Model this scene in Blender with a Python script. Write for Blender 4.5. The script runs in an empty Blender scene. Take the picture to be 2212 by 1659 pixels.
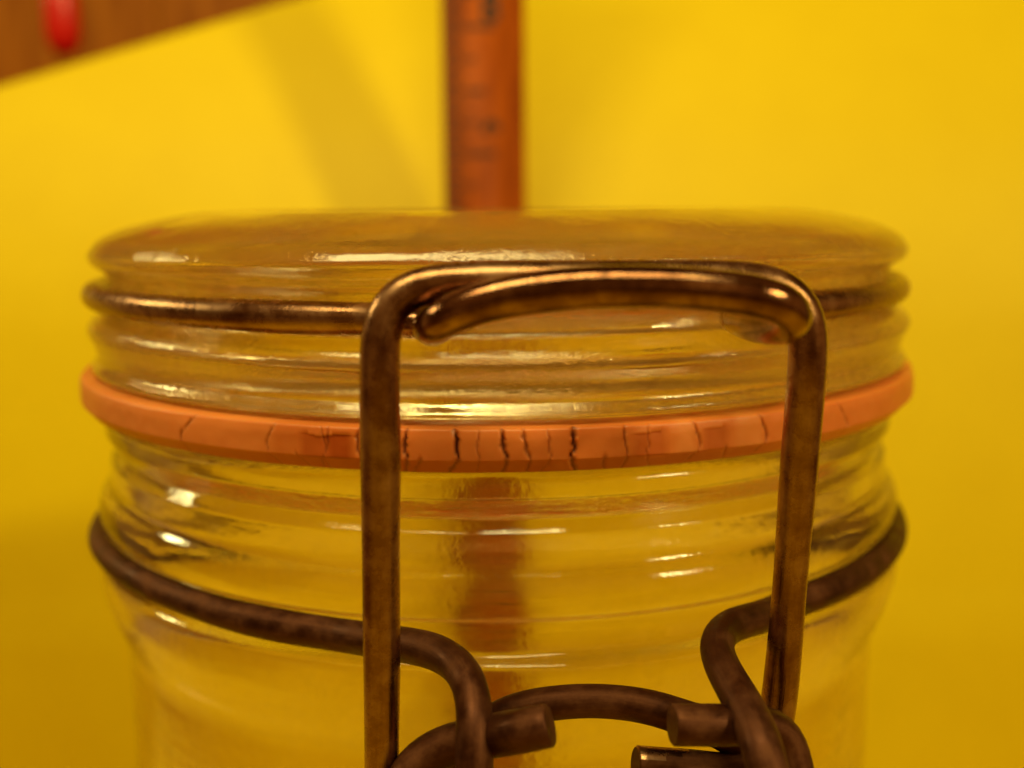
import bpy, bmesh, math, random
from mathutils import Vector, Matrix
random.seed(7)
SC = bpy.context.scene
COL = SC.collection
R_ = math.radians
# ------------------------------------------------------------------ camera (1 unit = 1 cm)
SC.unit_settings.system = 'METRIC'; SC.unit_settings.scale_length = 0.01
CX, CY, CZ = 0.147, -11.85, 13.0
PITCH, ROLL, FPX = R_(9.2), R_(-0.45), 2320.0            # FPX: focal length over a 2212 px wide picture
cam_d = bpy.data.cameras.new('camera'); cam = bpy.data.objects.new('camera', cam_d); COL.objects.link(cam)
cam_d.sensor_width = 36; cam_d.lens = 36*FPX/2212
cam.matrix_world = Matrix.Translation((CX, CY, CZ)) @ Matrix.Rotation(R_(90)-PITCH, 4, 'X') @ Matrix.Rotation(ROLL, 4, 'Z')
cam_d.clip_start = 0.1; cam_d.clip_end = 2000
cam_d.dof.use_dof = True; cam_d.dof.focus_distance = 7.4; cam_d.dof.aperture_fstop = 0.20
SC.camera = cam
CM = cam.matrix_world.copy()
# ------------------------------------------------------------------ world: a dim, warm brown room
W = bpy.data.worlds.new('World'); SC.world = W; W.use_nodes = True
bg = W.node_tree.nodes['Background']; bg.inputs[1].default_value = 0.48
_n = W.node_tree.nodes.new('ShaderNodeTexNoise'); _n.inputs['Scale'].default_value = 1.6; _n.inputs['Detail'].default_value = 2
_c = W.node_tree.nodes.new('ShaderNodeTexCoord'); _r = W.node_tree.nodes.new('ShaderNodeValToRGB')
W.node_tree.links.new(_c.outputs['Generated'], _n.inputs[0]); W.node_tree.links.new(_n.outputs['Fac'], _r.inputs[0])
_r.color_ramp.elements[0].position = 0.38; _r.color_ramp.elements[0].color = (0.20, 0.07, 0.008, 1)
_r.color_ramp.elements[1].position = 0.62; _r.color_ramp.elements[1].color = (0.80, 0.38, 0.07, 1)
W.node_tree.links.new(_r.outputs[0], bg.inputs[0])
# ------------------------------------------------------------------ lamps of the room
def lamp(name, az, el, dist, size, power, color, sy=None, tgt=(0, 10, 14), spread=180):
    """az: degrees round the jar, 0 = towards the camera, + = right"""
    d = bpy.data.lights.new(name, 'AREA'); d.shape = 'RECTANGLE' if sy else 'DISK'; d.size = size
    if sy: d.size_y = sy
    d.energy = power; d.color = color; d.spread = R_(spread)
    o = bpy.data.objects.new(name, d); COL.objects.link(o)
    a, e = R_(az), R_(el)
    o.location = Vector((math.sin(a)*math.cos(e), -math.cos(a)*math.cos(e), math.sin(e)))*dist + Vector((0, 0, 11))
    o.rotation_euler = (Vector(tgt)-o.location).to_track_quat('-Z', 'Y').to_euler()
    return o
WARM = (1.0, 0.87, 0.34)
FL = -3.5                                             # height of the surface the jar stands on
lamp('lamp_left', -104, 26, 70, 9, 9500, WARM, tgt=(-3, 8, 15))
lamp('lamp_front', -22, 65, 36, 28, 12600, WARM, 8, tgt=(1, 13, 23))
lamp('lamp_right', 50, 30, 90, 9, 4700, WARM, 6, tgt=(-8, 15, 16), spread=70)
SC.view_settings.view_transform = 'Standard'; SC.view_settings.look = 'None'
SC.view_settings.exposure = -0.03; SC.view_settings.gamma = 1.0
SC.render.engine = 'CYCLES'
cy = SC.cycles
cy.max_bounces = 16; cy.transmission_bounces = 14; cy.glossy_bounces = 6; cy.transparent_max_bounces = 8
cy.sample_clamp_indirect = 20

# ------------------------------------------------------------------ helpers
def pt(px, py, depth):
    """where something seen at (px,py) of a 2212x1659 picture stands, depth cm from the lens"""
    return CM @ Vector(((px-1106)/FPX*depth, -(py-829.5)/FPX*depth, -depth))
def world_at_y(px, py, y):
    a = CM.translation; d = pt(px, py, 10)-a; t = (y-a.y)/d.y; return a+d*t
def obj(name, me, mat, parent=None, smooth=True):
    o = bpy.data.objects.new(name, me); COL.objects.link(o)
    if mat: me.materials.append(mat)
    if smooth:
        for p in me.polygons: p.use_smooth = True
    if parent: o.parent = parent
    return o
def tag(o, label=None, cat=None, group=None, kind=None):
    for k, v in (('label', label), ('category', cat), ('group', group), ('kind', kind)):
        if v: o[k] = v
    return o
def empty(name, loc=(0, 0, 0)):
    o = bpy.data.objects.new(name, None); COL.objects.link(o); o.location = loc; o.empty_display_size = 1; return o
def mesh(name, vs, fs):
    me = bpy.data.meshes.new(name); me.from_pydata(vs, [], fs); me.update(); return me
def box(x0, x1, y0, y1, z0, z1, bev=0.0, name='box'):
    bm = bmesh.new(); bmesh.ops.create_cube(bm, size=1)
    for v in bm.verts: v.co = Vector(((x0+x1)/2+v.co.x*(x1-x0), (y0+y1)/2+v.co.y*(y1-y0), (z0+z1)/2+v.co.z*(z1-z0)))
    if bev: bmesh.ops.bevel(bm, geom=bm.edges[:], offset=bev, segments=2, affect='EDGES')
    me = bpy.data.meshes.new(name); bm.to_mesh(me); bm.free(); return me
def catmull(pts, n):
    out = []
    P = [pts[0]*2-pts[1]] + pts + [pts[-1]*2-pts[-2]]
    for i in range(1, len(P)-2):
        p0, p1, p2, p3 = P[i-1:i+3]
        for k in range(n):
            t = k/n
            out.append(0.5*((2*p1)+(p2-p0)*t+(2*p0-5*p1+4*p2-p3)*t*t+(3*p1-p0-3*p2+p3)*t**3))
    out.append(pts[-1]); return out
def resample(pts, step):
    L = [0]
    for a, b in zip(pts, pts[1:]): L.append(L[-1]+(b-a).length)
    n = max(2, int(L[-1]/step)); out = []; j = 0
    for i in range(n+1):
        s = L[-1]*i/n
        while j < len(L)-2 and L[j+1] < s: j += 1
        t = (s-L[j])/max(1e-9, L[j+1]-L[j]); out.append(pts[j].lerp(pts[j+1], t))
    return out
def wire(name, pts, r, mat, parent, closed=False, smooth=3, step=0.06, seg=24, bev=0.013, wob=0.004):
    pts = resample(pts, step)
    for _ in range(smooth):
        q = pts[:]
        for i in range(1, len(pts)-1): q[i] = pts[i]*0.5+(pts[i-1]+pts[i+1])*0.25
        pts = q
    n = len(pts)
    vs, fs, uv = [], [], []
    T = [(pts[min(i+1, n-1)]-pts[max(i-1, 0)]).normalized() for i in range(n)]
    N = T[0].orthogonal().normalized()
    rings = []
    s = 0
    ph = random.random()*9
    def ring(c, t, nn, rr, s):
        b = t.cross(nn); idx = []
        for k in range(seg):
            a = 2*math.pi*k/seg
            vs.append(c+(nn*math.cos(a)+b*math.sin(a))*rr); idx.append(len(vs)-1); uv.append((s, k/seg))
        rings.append(idx)
    for i in range(n):
        if i: s += (pts[i]-pts[i-1]).length
        N = (N-T[i]*N.dot(T[i])).normalized()
        rr = r+wob*(math.sin(s*1.7+ph)+0.6*math.sin(s*4.1+ph*2))
        if i == 0:
            ring(pts[0], T[0], N, rr-bev, s); ring(pts[0]+T[0]*bev, T[0], N, rr, s)
        elif i == n-1:
            ring(pts[-1]-T[-1]*bev, T[-1], N, rr, s); ring(pts[-1], T[-1], N, rr-bev, s)
        else: ring(pts[i], T[i], N, rr, s)
    fuv = []
    for a, b in zip(rings, rings[1:]):
        for k in range(seg):
            k2 = (k+1) % seg
            fs.append((a[k], a[k2], b[k2], b[k]))
            ua = uv[a[k]][0]; ub = uv[b[k]][0]
            fuv.append([(ua, k/seg), (ua, (k+1)/seg), (ub, (k+1)/seg), (ub, k/seg)])
    for rg, rev in ((rings[0], True), (rings[-1], False)):
        f = tuple(reversed(rg)) if rev else tuple(rg)
        fs.append(f); fuv.append([(uv[i][0], 0.5+0.1*math.cos(i)) for i in f])
    me = mesh(name, vs, fs)
    ul = me.uv_layers.new(name='UVMap')
    for p, q in zip(me.polygons, fuv):
        for li, c in zip(p.loop_indices, q): ul.data[li].uv = c
    o = obj(name, me, mat, parent)
    me.polygons[-1].use_smooth = False; me.polygons[-2].use_smooth = False
    return o
def rounded(profile, n=5):
    """profile: list of (r, z, radius) corners -> list of (r,z) with corners rounded"""
    out = []
    N = len(profile)
    for i, (x, z, rad) in enumerate(profile):
        p = Vector((x, z))
        if rad <= 0: out.append((x, z)); continue
        a = Vector(profile[(i-1) % N][:2])-p; b = Vector(profile[(i+1) % N][:2])-p
        d = min(rad, a.length*0.48, b.length*0.48)
        p1 = p+a.normalized()*d; p2 = p+b.normalized()*d
        for k in range(n+1):
            t = k/n; q = p1*(1-t)**2+p*2*t*(1-t)+p2*t*t
            out.append((q.x, q.y))
    return out
def lathe(name, prof, mat, parent, seg=256, closed=True, warp=None):
    vs, fs = [], []
    n = len(prof)
    for k in range(seg):
        a = 2*math.pi*k/seg
        for (r, z) in prof:
            if warp: r, z = warp(a, r, z)
            vs.append((r*math.sin(a), -r*math.cos(a), z))
    for k in range(seg):
        k2 = (k+1) % seg
        for i in range(n if closed else n-1):
            i2 = (i+1) % n
            fs.append((k*n+i, k*n+i2, k2*n+i2, k2*n+i))
    me = mesh(name, vs, fs)
    bm = bmesh.new(); bm.from_mesh(me)
    bmesh.ops.remove_doubles(bm, verts=bm.verts, dist=1e-5)
    bmesh.ops.dissolve_degenerate(bm, dist=1e-6, edges=bm.edges)
    bmesh.ops.recalc_face_normals(bm, faces=bm.faces)
    bm.to_mesh(me); bm.free()
    return obj(name, me, mat, parent)
# ------------------------------------------------------------------ materials
def new_mat(name):
    m = bpy.data.materials.new(name); m.use_nodes = True
    return m, m.node_tree, m.node_tree.nodes['Principled BSDF']
def nd(nt, kind, **kw):
    n = nt.nodes.new(kind)
    for k, v in kw.items(): setattr(n, k, v)
    return n
def noise(nt, vec, scale, detail=4, rough=0.55, stretch=None):
    if stretch:
        mp = nd(nt, 'ShaderNodeMapping'); mp.inputs['Scale'].default_value = stretch
        nt.links.new(vec, mp.inputs[0]); vec = mp.outputs[0]
    n = nd(nt, 'ShaderNodeTexNoise'); n.inputs['Scale'].default_value = scale
    n.inputs['Detail'].default_value = detail; n.inputs['Roughness'].default_value = rough
    nt.links.new(vec, n.inputs['Vector']); return n.outputs['Fac']
def ramp(nt, fac, stops):
    r = nd(nt, 'ShaderNodeValToRGB')
    el = r.color_ramp.elements
    while len(el) < len(stops): el.new(0.5)
    for e, (p, c) in zip(el, stops): e.position = p; e.color = (*c, 1) if len(c) == 3 else c
    nt.links.new(fac, r.inputs[0]); return r.outputs[0]
def bump(nt, b, h, strength, dist, prev=None):
    n = nd(nt, 'ShaderNodeBump'); n.inputs['Strength'].default_value = strength; n.inputs['Distance'].default_value = dist
    nt.links.new(h, n.inputs['Height'])
    if prev: nt.links.new(prev, n.inputs['Normal'])
    if b: nt.links.new(n.outputs[0], b.inputs['Normal'])
    return n.outputs[0]

def glass_mat(name, tint, ripple=0.022, glow_haze=0.10, glow_col=(0.85, 0.46, 0.06), skin=0.010):
    m, nt, b = new_mat(name)
    tc = nd(nt, 'ShaderNodeTexCoord').outputs['Object']
    b.inputs['Base Color'].default_value = tint
    b.inputs['Transmission Weight'].default_value = 1; b.inputs['IOR'].default_value = 1.51
    g = noise(nt, tc, 3.0, 3, 0.6)
    rr = nd(nt, 'ShaderNodeMapRange'); rr.inputs[1].default_value = 0.5; rr.inputs[2].default_value = 0.75
    rr.inputs[3].default_value = 0.05; rr.inputs[4].default_value = 0.20
    nt.links.new(g, rr.inputs[0]); nt.links.new(rr.outputs[0], b.inputs['Roughness'])
    h1 = noise(nt, tc, 1.0, 3, 0.6, (0.55, 0.55, 4.5))      # long ripples round the pressed glass
    h2 = noise(nt, tc, 11.0, 4, 0.65, (1, 1, 1.2))             # hammered skin
    n1 = bump(nt, None, h1, 0.5, ripple)
    msk = nd(nt, 'ShaderNodeMapRange'); msk.inputs[1].default_value = 0.40; msk.inputs[2].default_value = 0.60
    nt.links.new(noise(nt, tc, 0.8, 2, 0.5), msk.inputs[0])
    pm = nd(nt, 'ShaderNodeMath', operation='MULTIPLY'); nt.links.new(h2, pm.inputs[0]); nt.links.new(msk.outputs[0], pm.inputs[1])
    bump(nt, b, pm.outputs[0], 0.45, skin, n1)
    # warm reflected glow painted in as a golden haze, streaked round the glass and mottled
    df = nd(nt, 'ShaderNodeBsdfDiffuse'); df.inputs[0].default_value = (*glow_col, 1)
    tr = nd(nt, 'ShaderNodeBsdfTranslucent'); tr.inputs[0].default_value = (*glow_col, 1)
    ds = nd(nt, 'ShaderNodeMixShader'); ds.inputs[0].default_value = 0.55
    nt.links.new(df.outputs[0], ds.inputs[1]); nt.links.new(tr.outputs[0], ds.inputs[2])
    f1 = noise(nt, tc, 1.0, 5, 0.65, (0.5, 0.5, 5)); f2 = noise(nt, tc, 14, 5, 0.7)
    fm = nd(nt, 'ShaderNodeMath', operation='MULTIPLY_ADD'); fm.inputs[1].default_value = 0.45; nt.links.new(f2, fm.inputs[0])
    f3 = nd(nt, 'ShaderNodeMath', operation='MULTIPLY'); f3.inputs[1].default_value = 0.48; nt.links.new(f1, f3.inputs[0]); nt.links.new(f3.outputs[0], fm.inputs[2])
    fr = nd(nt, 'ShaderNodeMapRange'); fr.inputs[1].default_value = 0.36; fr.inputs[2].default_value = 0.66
    fr.inputs[3].default_value = glow_haze*0.35; fr.inputs[4].default_value = glow_haze*1.7; nt.links.new(fm.outputs[0], fr.inputs[0])
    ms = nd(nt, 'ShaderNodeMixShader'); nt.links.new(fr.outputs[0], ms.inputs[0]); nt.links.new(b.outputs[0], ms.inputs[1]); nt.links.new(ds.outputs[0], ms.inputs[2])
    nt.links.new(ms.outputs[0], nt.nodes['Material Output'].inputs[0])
    return m
def wire_mat(name, c1, c2, c3, rough, metallic=1.0):
    m, nt, b = new_mat(name)
    uv = nd(nt, 'ShaderNodeTexCoord').outputs['UV']; ob = nd(nt, 'ShaderNodeTexCoord').outputs['Object']
    a = noise(nt, ob, 4.0, 8, 0.68)
    s = noise(nt, uv, 3.0, 5, 0.7, (0.8, 7, 1))
    mx = nd(nt, 'ShaderNodeMath', operation='MULTIPLY_ADD'); mx.inputs[1].default_value = 0.22
    nt.links.new(s, mx.inputs[0])
    mm = nd(nt, 'ShaderNodeMath', operation='MULTIPLY'); mm.inputs[1].default_value = 0.78; nt.links.new(a, mm.inputs[0])
    nt.links.new(mm.outputs[0], mx.inputs[2])
    nt.links.new(ramp(nt, mx.outputs[0], [(0.36, c1), (0.50, c2), (0.64, c3)]), b.inputs['Base Color'])
    b.inputs['Metallic'].default_value = metallic
    fine = noise(nt, ob, 34, 4, 0.7)
    rr = nd(nt, 'ShaderNodeMapRange'); rr.inputs[1].default_value = 0.35; rr.inputs[2].default_value = 0.65
    rr.inputs[3].default_value = rough*0.72; rr.inputs[4].default_value = rough*1.45
    nt.links.new(a, rr.inputs[0]); nt.links.new(rr.outputs[0], b.inputs['Roughness'])
    n1 = bump(nt, None, fine, 0.22, 0.008)
    s2 = noise(nt, uv, 6.0, 3, 0.6, (0.15, 10, 1))
    bump(nt, b, s2, 0.2, 0.008, n1)
    return m
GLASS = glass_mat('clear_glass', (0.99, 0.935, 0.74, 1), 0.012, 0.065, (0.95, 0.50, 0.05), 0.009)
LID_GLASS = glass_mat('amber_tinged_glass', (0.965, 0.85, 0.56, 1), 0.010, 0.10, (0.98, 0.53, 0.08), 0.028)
WIRE = wire_mat('tarnished_wire', (0.20, 0.088, 0.044), (0.32, 0.165, 0.088), (0.48, 0.28, 0.16), 0.25, 1.0)
WIRE_DULL = wire_mat('dull_dark_wire', (0.050, 0.013, 0.005), (0.095, 0.029, 0.011), (0.17, 0.062, 0.026), 0.50, 0.8)
WIRE_SHINY = wire_mat('polished_wire', (0.12, 0.048, 0.024), (0.23, 0.105, 0.055), (0.42, 0.23, 0.13), 0.12)

# ------------------------------------------------------------------ the yellow sheet (sweeps up behind the jar)
m, nt, b = new_mat('yellow_card')
tc = nd(nt, 'ShaderNodeTexCoord').outputs['Object']
nt.links.new(ramp(nt, noise(nt, tc, 0.35, 4), [(0.3, (0.78, 0.555, 0.001)), (0.7, (0.82, 0.595, 0.002))]), b.inputs['Base Color'])
b.inputs['Roughness'].default_value = 0.55; b.inputs['Specular IOR Level'].default_value = 0.25
bump(nt, b, noise(nt, tc, 30, 3), 0.25, 0.004)
YEL = m
def gap_y(z):
    ks = [(-4, 13.6), (3, 13.75), (7, 14.2), (12.5, 15.2), (17, 17.6), (22, 21.2), (27, 25.2), (34, 29.0), (46, 31.6)]
    for (z0, a), (z1, c) in zip(ks, ks[1:]):
        if z <= z1:
            t = (z-z0)/(z1-z0); return a+(c-a)*t-1.8
    return ks[-1][1]-1.8
prof = [Vector((y, FL)) for y in (-60, -30, -10, 0, 6, 9, 10.4)]+[Vector((11.3, FL+0.25)), Vector((11.7, FL+0.9))]
prof += [Vector((gap_y(z), z)) for z in (FL+2, 1, 4, 7, 10, 12.5, 15, 17, 19.5, 22, 24.5, 27, 30, 34, 38, 42, 45)]
prof = [Vector((p.x, 0, p.y)) for p in prof]
prof = resample(catmull(prof, 8), 0.5)
_e0, _e1 = world_at_y(0, 158, 14.3), world_at_y(585, 0, 16.1)
def top_edge(x): return _e0.z+(x-_e0.x)*(_e1.z-_e0.z)/(_e1.x-_e0.x)          # slanting upper edge of the sheet
vs, fs = [], []
XS = [-26+i*1.0 for i in range(61)]
wall0 = next(i for i, p in enumerate(prof) if p.z > FL+1.5)
for x in XS:
    for i, p in enumerate(prof):
        z = p.z; y = p.x
        if i >= wall0:
            lim = min(44, max(10, top_edge(x)))
            t = (i-wall0)/(len(prof)-1-wall0)
            z = prof[wall0].z+(lim-prof[wall0].z)*t
            y = gap_y(z) if z > 3 else y
            # smooth the polyline
            y = sum(gap_y(z+q) for q in (-2, -1, 0, 1, 2))/5 if z > 4 else gap_y(z)
        vs.append((x, y, z))
n = len(prof)
for i in range(len(XS)-1):
    for j in range(n-1): fs.append((i*n+j, (i+1)*n+j, (i+1)*n+j+1, i*n+j+1))
sheet = obj('backdrop', mesh('backdrop', vs, fs), YEL)
sm = sheet.modifiers.new('thickness', 'SOLIDIFY'); sm.thickness = 0.06; sm.offset = 1 if False else -1
tag(sheet, kind='structure')
# ------------------------------------------------------------------ wooden boards behind the sheet
m, nt, b = new_mat('reddish_wood')
tc = nd(nt, 'ShaderNodeTexCoord').outputs['Object']
nt.links.new(ramp(nt, noise(nt, tc, 1.2, 6, 0.6, (1.0, 1, 0.12)), [(0.3, (0.24, 0.060, 0.003)), (0.55, (0.38, 0.115, 0.007)), (0.75, (0.50, 0.17, 0.012))]), b.inputs['Base Color'])
b.inputs['Roughness'].default_value = 0.5; b.inputs['Specular IOR Level'].default_value = 0.15
bump(nt, b, noise(nt, tc, 5, 4, 0.6, (1, 1, 0.08)), 0.3, 0.02)
WOOD = m
tag(obj('ground', box(-40, 50, -70, 45, FL-1.6, FL-0.1, 0.1, 'ground'), WOOD), kind='structure')
wallw = tag(obj('wall', box(-34, 45, 31.6, 33.0, FL-0.1, 42, 0, 'wall'), WOOD, smooth=False), kind='structure')
x = -33.0
pm = box(0, 3.9, 31.0, 31.6, FL-0.1, 41, 0.08, 'plank')
pm.materials.append(WOOD)
while x < 42:
    o = bpy.data.objects.new('plank', pm); COL.objects.link(o); o.parent = wallw; o.location = (x, random.uniform(-0.05, 0), 0); x += 3.95
# red peg hanging in front of the boards
m, nt, b = new_mat('red_plastic'); b.inputs['Base Color'].default_value = (0.62, 0.008, 0.004, 1); b.inputs['Roughness'].default_value = 0.3
RED = m
peg = empty('hook', pt(133, 25, 31))
tag(peg, 'red rounded hook end hanging against the wooden boards at the upper left', 'hook')
pr = [(0.0, -1.25), (0.2, -1.22), (0.42, -1.0), (0.5, -0.6), (0.5, 0.0), (0.46, 0.6), (0.34, 1.2), (0.26, 1.9), (0.2, 2.6), (0.0, 2.62)]
lathe('red_grip', pr, RED, peg, 32, closed=False)
# ------------------------------------------------------------------ folding rule
m, nt, b = new_mat('varnished_rule_wood')
tc = nd(nt, 'ShaderNodeTexCoord').outputs['Object']
nt.links.new(ramp(nt, noise(nt, tc, 2.2, 6, 0.6, (2.2, 1, 0.35)), [(0.3, (0.25, 0.042, 0.001)), (0.6, (0.39, 0.075, 0.002)), (0.8, (0.49, 0.108, 0.003))]), b.inputs['Base Color'])
b.inputs['Roughness'].default_value = 0.5; b.inputs['Specular IOR Level'].default_value = 0.12
RULE = m
m, nt, b = new_mat('rule_ink'); b.inputs['Base Color'].default_value = (0.05, 0.012, 0.004, 1); b.inputs['Roughness'].default_value = 0.6
INK = m
YR = 11.05
xl = world_at_y(957, 200, YR).x; xr = world_at_y(1134, 200, YR).x; xm = world_at_y(1103, 200, YR).x
rule = empty('folding_ruler', ((xl+xr)/2, YR, FL))
tag(rule, 'narrow reddish brown wooden folding ruler standing upright behind the jar', 'ruler')
def rp(name, me, mat, smooth=False):
    me.transform(Matrix.Translation(-Vector(rule.location))); return obj(name, me, mat, rule, smooth)
rp('leaf', box(xl, xm, YR-0.16, YR+0.16, FL+0.01, 23.5, 0.03, 'leaf'), RULE, True)
rp('leaf', box(xl+0.22, xr, YR+0.165, YR+0.48, FL+0.01, 23.3, 0.03, 'leaf'), RULE, True)
# tick marks and inch figures on the front leaf
z_num = world_at_y(1060, 297, YR).z; inch = 2.54
z0 = z_num-0.35
tk = 0
ticks = {}
for i in range(-60, 90):
    z = z0+i*inch/16.0
    if not (FL+0.3 < z < 23.3): continue
    L = 1.05 if i % 16 == 0 else 0.85 if i % 8 == 0 else 0.65 if i % 4 == 0 else 0.46 if i % 2 == 0 else 0.3
    if L not in ticks:
        tm = box(0, L, -0.004, 0.0, -0.036-L*0.012, 0.036+L*0.012, 0, 'tick'); tm.materials.append(INK); ticks[L] = tm
    o = bpy.data.objects.new('tick', ticks[L]); COL.objects.link(o); o.parent = rule
    o.location = Vector((xl+0.03, YR-0.161, z))-Vector(rule.location)
for k in range(-5, 4):
    c = bpy.data.curves.new('figure', 'FONT'); c.body = str(9-k) if 9-k > 0 else '1'; c.size = 0.8; c.extrude = 0.002; c.align_x = 'CENTER'; c.offset = 0.03
    t = bpy.data.objects.new('figure_source', c); COL.objects.link(t)
    bpy.context.view_layer.update()
    me = bpy.data.meshes.new_from_object(t.evaluated_get(bpy.context.evaluated_depsgraph_get()))
    bpy.data.objects.remove(t)
    me.transform(Matrix.Translation((xl+1.0, YR-0.164, z0+k*inch+0.12)) @ Matrix.Rotation(R_(90), 4, 'X'))
    rp('figure', me, INK)

# ------------------------------------------------------------------ the jar
jar = empty('glass_jar', (0, 0, FL+0.01))
tag(jar, 'round clear glass preserving jar with wire bail clasp and cracked orange rubber ring', 'jar')
def Z(zc): return CZ-zc/10-FL-0.01                         # mm below the lens -> height in the jar's own space
# lid: pressed glass, groove for the wire, hollow underneath
lp = [(0, Z(7.2), 0), (2.3, Z(7.0), .4), (2.72, Z(1.2), .3), (3.0, Z(-0.15), .25), (3.5, Z(0.55), .2), (3.85, Z(1.3), .2), (4.12, Z(2.4), .15), (4.23, Z(3.9), .15), (4.19, Z(4.9), .06),
      (4.05, Z(5.6), .06), (4.00, Z(7.8), .08), (4.04, Z(9.2), .06), (4.20, Z(9.9), .08), (4.28, Z(11.0), .08), (4.20, Z(12.5), .06), (4.17, Z(13.75), .05),
      (4.24, Z(14.5), .03), (4.24, Z(14.9), .04), (4.14, Z(15.25), .04), (4.02, Z(15.3), .03), (3.66, Z(15.3), .04), (3.60, Z(16.3), .1), (3.42, Z(16.7), .1),
      (3.30, Z(13.0), .3), (2.9, Z(11.0), .4), (0, Z(10.6), 0)]
wob1 = lambda a, r, z: (r*(1+0.0013*math.sin(3*a+1)+0.0006*math.sin(11*a)), z+0.006*math.sin(2*a)*r/4)
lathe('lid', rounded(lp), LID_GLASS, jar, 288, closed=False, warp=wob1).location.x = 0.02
# body: rim, neck with a groove, shoulder, wall, base; open at the mouth, hollow inside
op = [(3.62, Z(19.2), .08), (4.05, Z(19.2), .05), (4.135, Z(19.9), .06), (4.140, Z(21.15), .02), (4.034, Z(22.85), .015), (4.01, Z(23.1), .03), (4.105, Z(24.05), .02), (4.115, Z(26.4), .10),
      (4.21, Z(27.4), .12), (4.25, Z(28.7), .08), (4.23, Z(30.2), .04), (4.12, Z(30.7), .04), (4.11, Z(31.9), .08), (4.14, Z(33.2), .05), (4.27, Z(34.0), .08), (4.27, Z(36.4), .15), (4.18, Z(39.4), .25), (4.05, Z(42.4), .3),
      (4.03, 1.0, .3), (3.85, 0.12, .15), (3.3, 0.0, .1), (2.9, 0.16, .2), (0, 0.30, 0),
      (0, 0.75, 0), (3.0, 0.68, .3), (3.62, 1.3, .4), (3.76, Z(45), .5), (3.74, Z(38), .4), (3.72, Z(28), .4), (3.60, Z(24), .3)]
wob2 = lambda a, r, z: (r*(1+0.0012*math.sin(2*a+2)+0.0008*math.sin(7*a)), z)
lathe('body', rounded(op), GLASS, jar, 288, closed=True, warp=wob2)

# rubber ring with age cracks
def px_to_az(px, R, zc=17.1):
    best = None
    for i in range(-800, 801):
        a = R_(i/10); w = Vector((R*math.sin(a), -R*math.cos(a), CZ-zc/10)); c = CM.inverted() @ w
        q = 1106+c.x/-c.z*FPX
        if best is None or abs(q-px) < best[0]: best = (abs(q-px), a)
    return best[1]
cr = [(390, 420, .8, .5), (575, 592, .7, .35), (700, 706, .35, .35), (768, 778, .6, .6), (872, 880, 1.0, .8), (905, 912, -1, .6), (986, 984, 1.25, 1.0), (1090, 1086, 1.0, .9), (1137, 1134, .9, .6),
      (1185, 1187, .3, .35), (1242, 1238, 1.4, 1.1), (1312, 1316, -1, .6), (1356, 1352, .7, .5), (1405, 1400, .25, .3), (1512, 1498, .6, .4), (1655, 1642, .8, .5), (1830, 1815, .5, .4), (700, 690, .3, .3), (640, 655, -1, .4), (1030, 1036, .2, .3), (1575, 1580, -1, .35)]
cracks = []
for (xm_, xt, depth, wd) in cr:
    am, at_ = px_to_az(xm_, 4.34), px_to_az(xt, 4.34)
    cracks.append((am, at_, depth, wd, random.random()*10))
gp = rounded([(3.70, .17, 0), (4.20, .18, .03), (4.315, .17, .02), (4.33, .10, .02), (4.338, -.055, .006), (4.235, -.165, .02), (4.18, -.18, .03), (3.70, -.175, 0)], 4)
dense = []
for (r0, z0_), (r1, z1_) in zip(gp, gp[1:]):
    L = math.hypot(r1-r0, z1_-z0_); k = max(1, int(L/0.022)) if r0 > 4.1 else 1
    for j in range(k): dense.append((r0+(r1-r0)*j/k, z0_+(z1_-z0_)*j/k))
dense.append(gp[-1])
angs = [R_(-75+150*i/2600) for i in range(2601)]+[R_(75+210*i/210) for i in range(1, 210)]
patch = [(px_to_az(a, 4.34), px_to_az(c, 4.34), v) for a, c, v in ((640, 765, -.6), (1362, 1450, -.6), (1515, 1580, -.5), (1452, 1510, .5), (1583, 1655, .6), (700, 770, -.4), (880, 1230, .15), (170, 600, .35))]
vs, fs, cols = [], [], []
n = len(dense)
rv = Vector((0, 0, 0))
from mathutils import noise as mn
for a in angs:
    near = [c for c in cracks if abs(c[0]-a) < 0.06]
    for (r, z) in dense:
        k = 0.0
        if r > 4.15:
            for (am, at_, dp, wd, sd) in near:
                t = z/0.17
                half = dp < 0
                if half and z > -0.03: continue
                c = am+(at_-am)*max(0, t)+0.006*math.sin(t*2.5+sd)*(1 if t < 0 else .35)+0.0035*mn.noise(Vector((sd, t*4, 0)))
                if t < -0.25: c += 0.010*(-t-0.25)*(1 if sd > 4 else -1.2)
                width = (0.0024+0.0034*wd)*(0.7+0.6*mn.noise(Vector((t*5, sd, 3))))
                amp = wd*(1.0 if -0.25 < t < 0.75 else 0.55) * (1 if abs(t) < 1.0 else 0.2)
                k = max(k, min(1, amp)*math.exp(-((a-c)/max(width, 0.0006))**2))
        lump = 0.010*mn.noise(Vector((a*9, z*3, 1)))+0.004*mn.noise(Vector((a*40, z*10, 5)))
        v = 0
        for (p0, p1, val) in patch:
            if p0 < a < p1 and z > -0.06:
                jag = 0.06+0.03*mn.noise(Vector((a*22, 2, 2)))
                if val < 0 and z > jag+0.05: continue
                e = min(1, (a-p0)/0.016, (p1-a)/0.016); v += val*e
        rr = r+(lump if r > 4.1 else 0)-0.035*k+(0.012*v if v < 0 and r > 4.1 else 0)
        vs.append((rr*math.sin(a), -rr*math.cos(a), z)); cols.append((k, 0.5+0.4*v, 0, 1))
m_ = len(angs)
for i in range(m_):
    i2 = (i+1) % m_
    for j in range(n-1): fs.append((i*n+j, i*n+j+1, i2*n+j+1, i2*n+j))
    fs.append((i*n+n-1, i*n, i2*n, i2*n+n-1))
me = mesh('rubber_ring', vs, fs)
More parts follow.
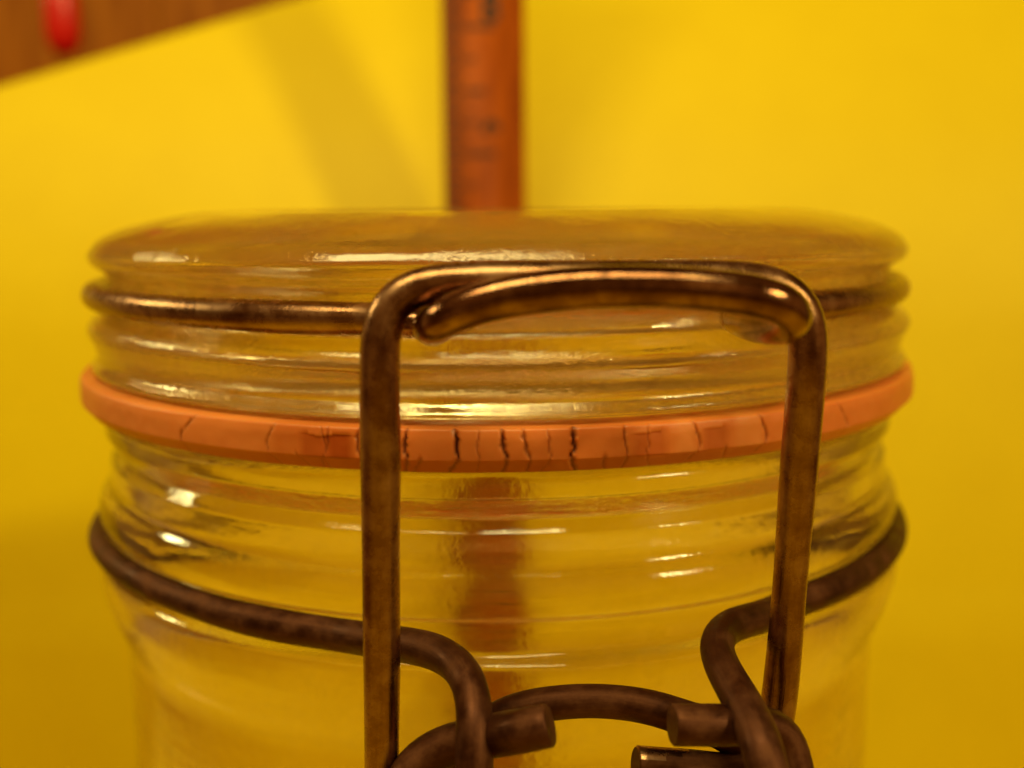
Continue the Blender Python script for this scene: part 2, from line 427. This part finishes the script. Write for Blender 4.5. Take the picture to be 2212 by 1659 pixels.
ca = me.color_attributes.new('wear', 'FLOAT_COLOR', 'POINT')
for i, c in enumerate(cols): ca.data[i].color = c
m, nt, b = new_mat('aged_orange_rubber')
tc = nd(nt, 'ShaderNodeTexCoord').outputs['Object']
at_n = nd(nt, 'ShaderNodeAttribute', attribute_name='wear')
sep = nd(nt, 'ShaderNodeSeparateColor'); nt.links.new(at_n.outputs['Color'], sep.inputs[0])
add = nd(nt, 'ShaderNodeMath', operation='MULTIPLY_ADD'); add.inputs[1].default_value = 0.35
nt.links.new(noise(nt, tc, 2.5, 5, 0.65), add.inputs[0])
sb = nd(nt, 'ShaderNodeMath', operation='SUBTRACT'); sb.inputs[1].default_value = 0.17; nt.links.new(sep.outputs[1], sb.inputs[0]); nt.links.new(sb.outputs[0], add.inputs[2])
base = ramp(nt, add.outputs[0], [(0.1, (0.46, 0.07, 0.004)), (0.5, (0.70, 0.185, 0.034)), (0.9, (0.80, 0.28, 0.075))])
mx = nd(nt, 'ShaderNodeMix', data_type='RGBA'); nt.links.new(sep.outputs[0], mx.inputs[0]); nt.links.new(base, mx.inputs[6]); mx.inputs[7].default_value = (0.10, 0.012, 0.004, 1)
nt.links.new(mx.outputs[2], b.inputs['Base Color'])
b.inputs['Roughness'].default_value = 0.42; b.inputs['Subsurface Weight'].default_value = 0.25
b.inputs['Subsurface Radius'].default_value = (0.15, 0.04, 0.01); b.inputs['Subsurface Scale'].default_value = 1
bump(nt, b, noise(nt, tc, 22, 4), 0.3, 0.006)
ringo = obj('rubber_ring', me, m, jar); ringo.location.z = Z(17.2)
bm = bmesh.new(); bm.from_mesh(me); bmesh.ops.recalc_face_normals(bm, faces=bm.faces); bm.to_mesh(me); bm.free()

# ------------------------------------------------------------------ wires
off = Vector((0, 0, -FL-0.01))
def ringpts(R, zc, a0, a1, n=160, dz=None):
    out = []
    for i in range(n+1):
        a = R_(a0+(a1-a0)*i/n)
        out.append(Vector((R*math.sin(a), -R*math.cos(a), CZ-zc/10+(dz(a) if dz else 0))))
    return out
def P(*l): return [pt(x, y, d*0.588+2.13) for x, y, d in l]
WR = 0.122
# wire round the lid with the tongue that juts out at the front
tongue = P((1590, 684, 9.35), (1608, 694, 8.8), (1640, 702, 8.0), (1680, 704, 7.45), (1712, 694, 7.12), (1715, 668, 6.92), (1670, 648, 6.84), (1560, 629, 6.8), (1400, 619, 6.8), (1250, 622, 6.85), (1110, 639, 6.9), (1010, 664, 6.98), (950, 694, 7.1), (930, 708, 7.5), (945, 704, 8.2), (950, 698, 8.9))
LR = 4.145
left_part = ringpts(LR, 7.75, -12, -180)
right_part = ringpts(LR, 7.75, 180, 30)
path = [p for p in catmull(tongue, 10)]
lidp = path + left_part + right_part[1:] + [path[0].copy()]
for p in lidp: p += off
lw = wire('lid_wire', lidp, WR, WIRE, jar, smooth=6, bev=0.01)
lw.data.materials.append(WIRE_SHINY)
for p in lw.data.polygons:      # the tongue is rubbed bright by the clasp
    c = p.center
    if c.y < -4.45: p.material_index = 1
# wire round the neck, its two front ends bent down into eyes
dzn = lambda a: 0.04*math.exp(-((a+0.85)/0.35)**2)
NR = 4.235
ne = P((1040, 1860, 8.6), (1030, 1780, 8.1), (1024, 1690, 7.95), (1025, 1600, 8.0), (1026, 1530, 8.2), (1012, 1468, 8.5), (980, 1428, 8.85), (930, 1402, 9.15))
ng = ringpts(NR, 31.9, -17, -325, 300, dzn)
nr_ = P((1640, 1335, 10.15), (1575, 1352, 9.7), (1546, 1392, 9.2), (1562, 1445, 8.7), (1600, 1510, 8.2), (1640, 1590, 7.7), (1662, 1680, 7.4), (1672, 1780, 7.5), (1660, 1860, 8.0))
np_ = catmull(ne, 8)+ng+catmull(nr_, 8)
for p in np_: p += off
wire('neck_wire', np_, 0.125, WIRE_DULL, jar, smooth=8)
# clasp loop hooked over the tongue
cl = P((1372, 1652, 8.75), (1500, 1660, 8.85), (1600, 1668, 8.95), (1655, 1640, 9.1), (1676, 1560, 9.2), (1690, 1450, 9.1), (1703, 1300, 8.9), (1715, 1150, 8.65), (1731, 950, 8.3), (1745, 780, 8.0), (1742, 690, 7.95), (1700, 628, 7.95), (1600, 606, 7.9), (1400, 602, 7.75), (1200, 604, 7.65), (1000, 608, 7.55), (905, 618, 7.5), (845, 652, 7.5), (822, 720, 7.5), (820, 820, 7.6), (822, 1000, 7.85), (823, 1200, 8.1), (825, 1450, 8.4), (826, 1700, 8.7), (840, 1790, 8.8), (900, 1830, 8.8), (1000, 1835, 8.8))
cp = catmull(cl, 8)
for p in cp: p += off
cw = wire('clasp_loop', cp, WR, WIRE, jar, smooth=6)
cw.data.materials.append(WIRE_DULL)
zd = pt(1676, 1590, 7.5).z+off.z
for p in cw.data.polygons:      # the cut end tucked in under the eye is dull
    if p.center.x > 0.4 and p.center.z < zd: p.material_index = 1
# lever with its cut ends passed through the eyes
lv = P((1190, 1566, 7.75), (1120, 1580, 7.85), (1040, 1594, 8.35), (960, 1612, 8.5), (900, 1650, 8.5), (868, 1710, 8.4), (862, 1820, 8.2), (900, 2050, 7.8), (1000, 2140, 7.7), (1300, 2160, 7.6), (1600, 2140, 7.6), (1700, 2050, 7.8), (1740, 1820, 8.2), (1722, 1700, 8.3), (1698, 1600, 8.35), (1650, 1568, 8.25), (1560, 1566, 8.05), (1452, 1566, 7.95))
vp = catmull(lv, 8)
for p in vp: p += off
wire('lever', vp, 0.134, WIRE_DULL, jar, smooth=3)
br = P((1000, 1760, 9.5), (1002, 1660, 9.35), (1030, 1590, 9.2), (1100, 1540, 9.1), (1200, 1518, 9.0), (1300, 1514, 8.95), (1400, 1526, 8.9), (1480, 1552, 8.9), (1560, 1580, 9.0), (1620, 1640, 9.3), (1630, 1760, 9.5))
bp = catmull(br, 8)
for p in bp: p += off
wire('bridge_wire', bp, WR, WIRE_DULL, jar, smooth=4)
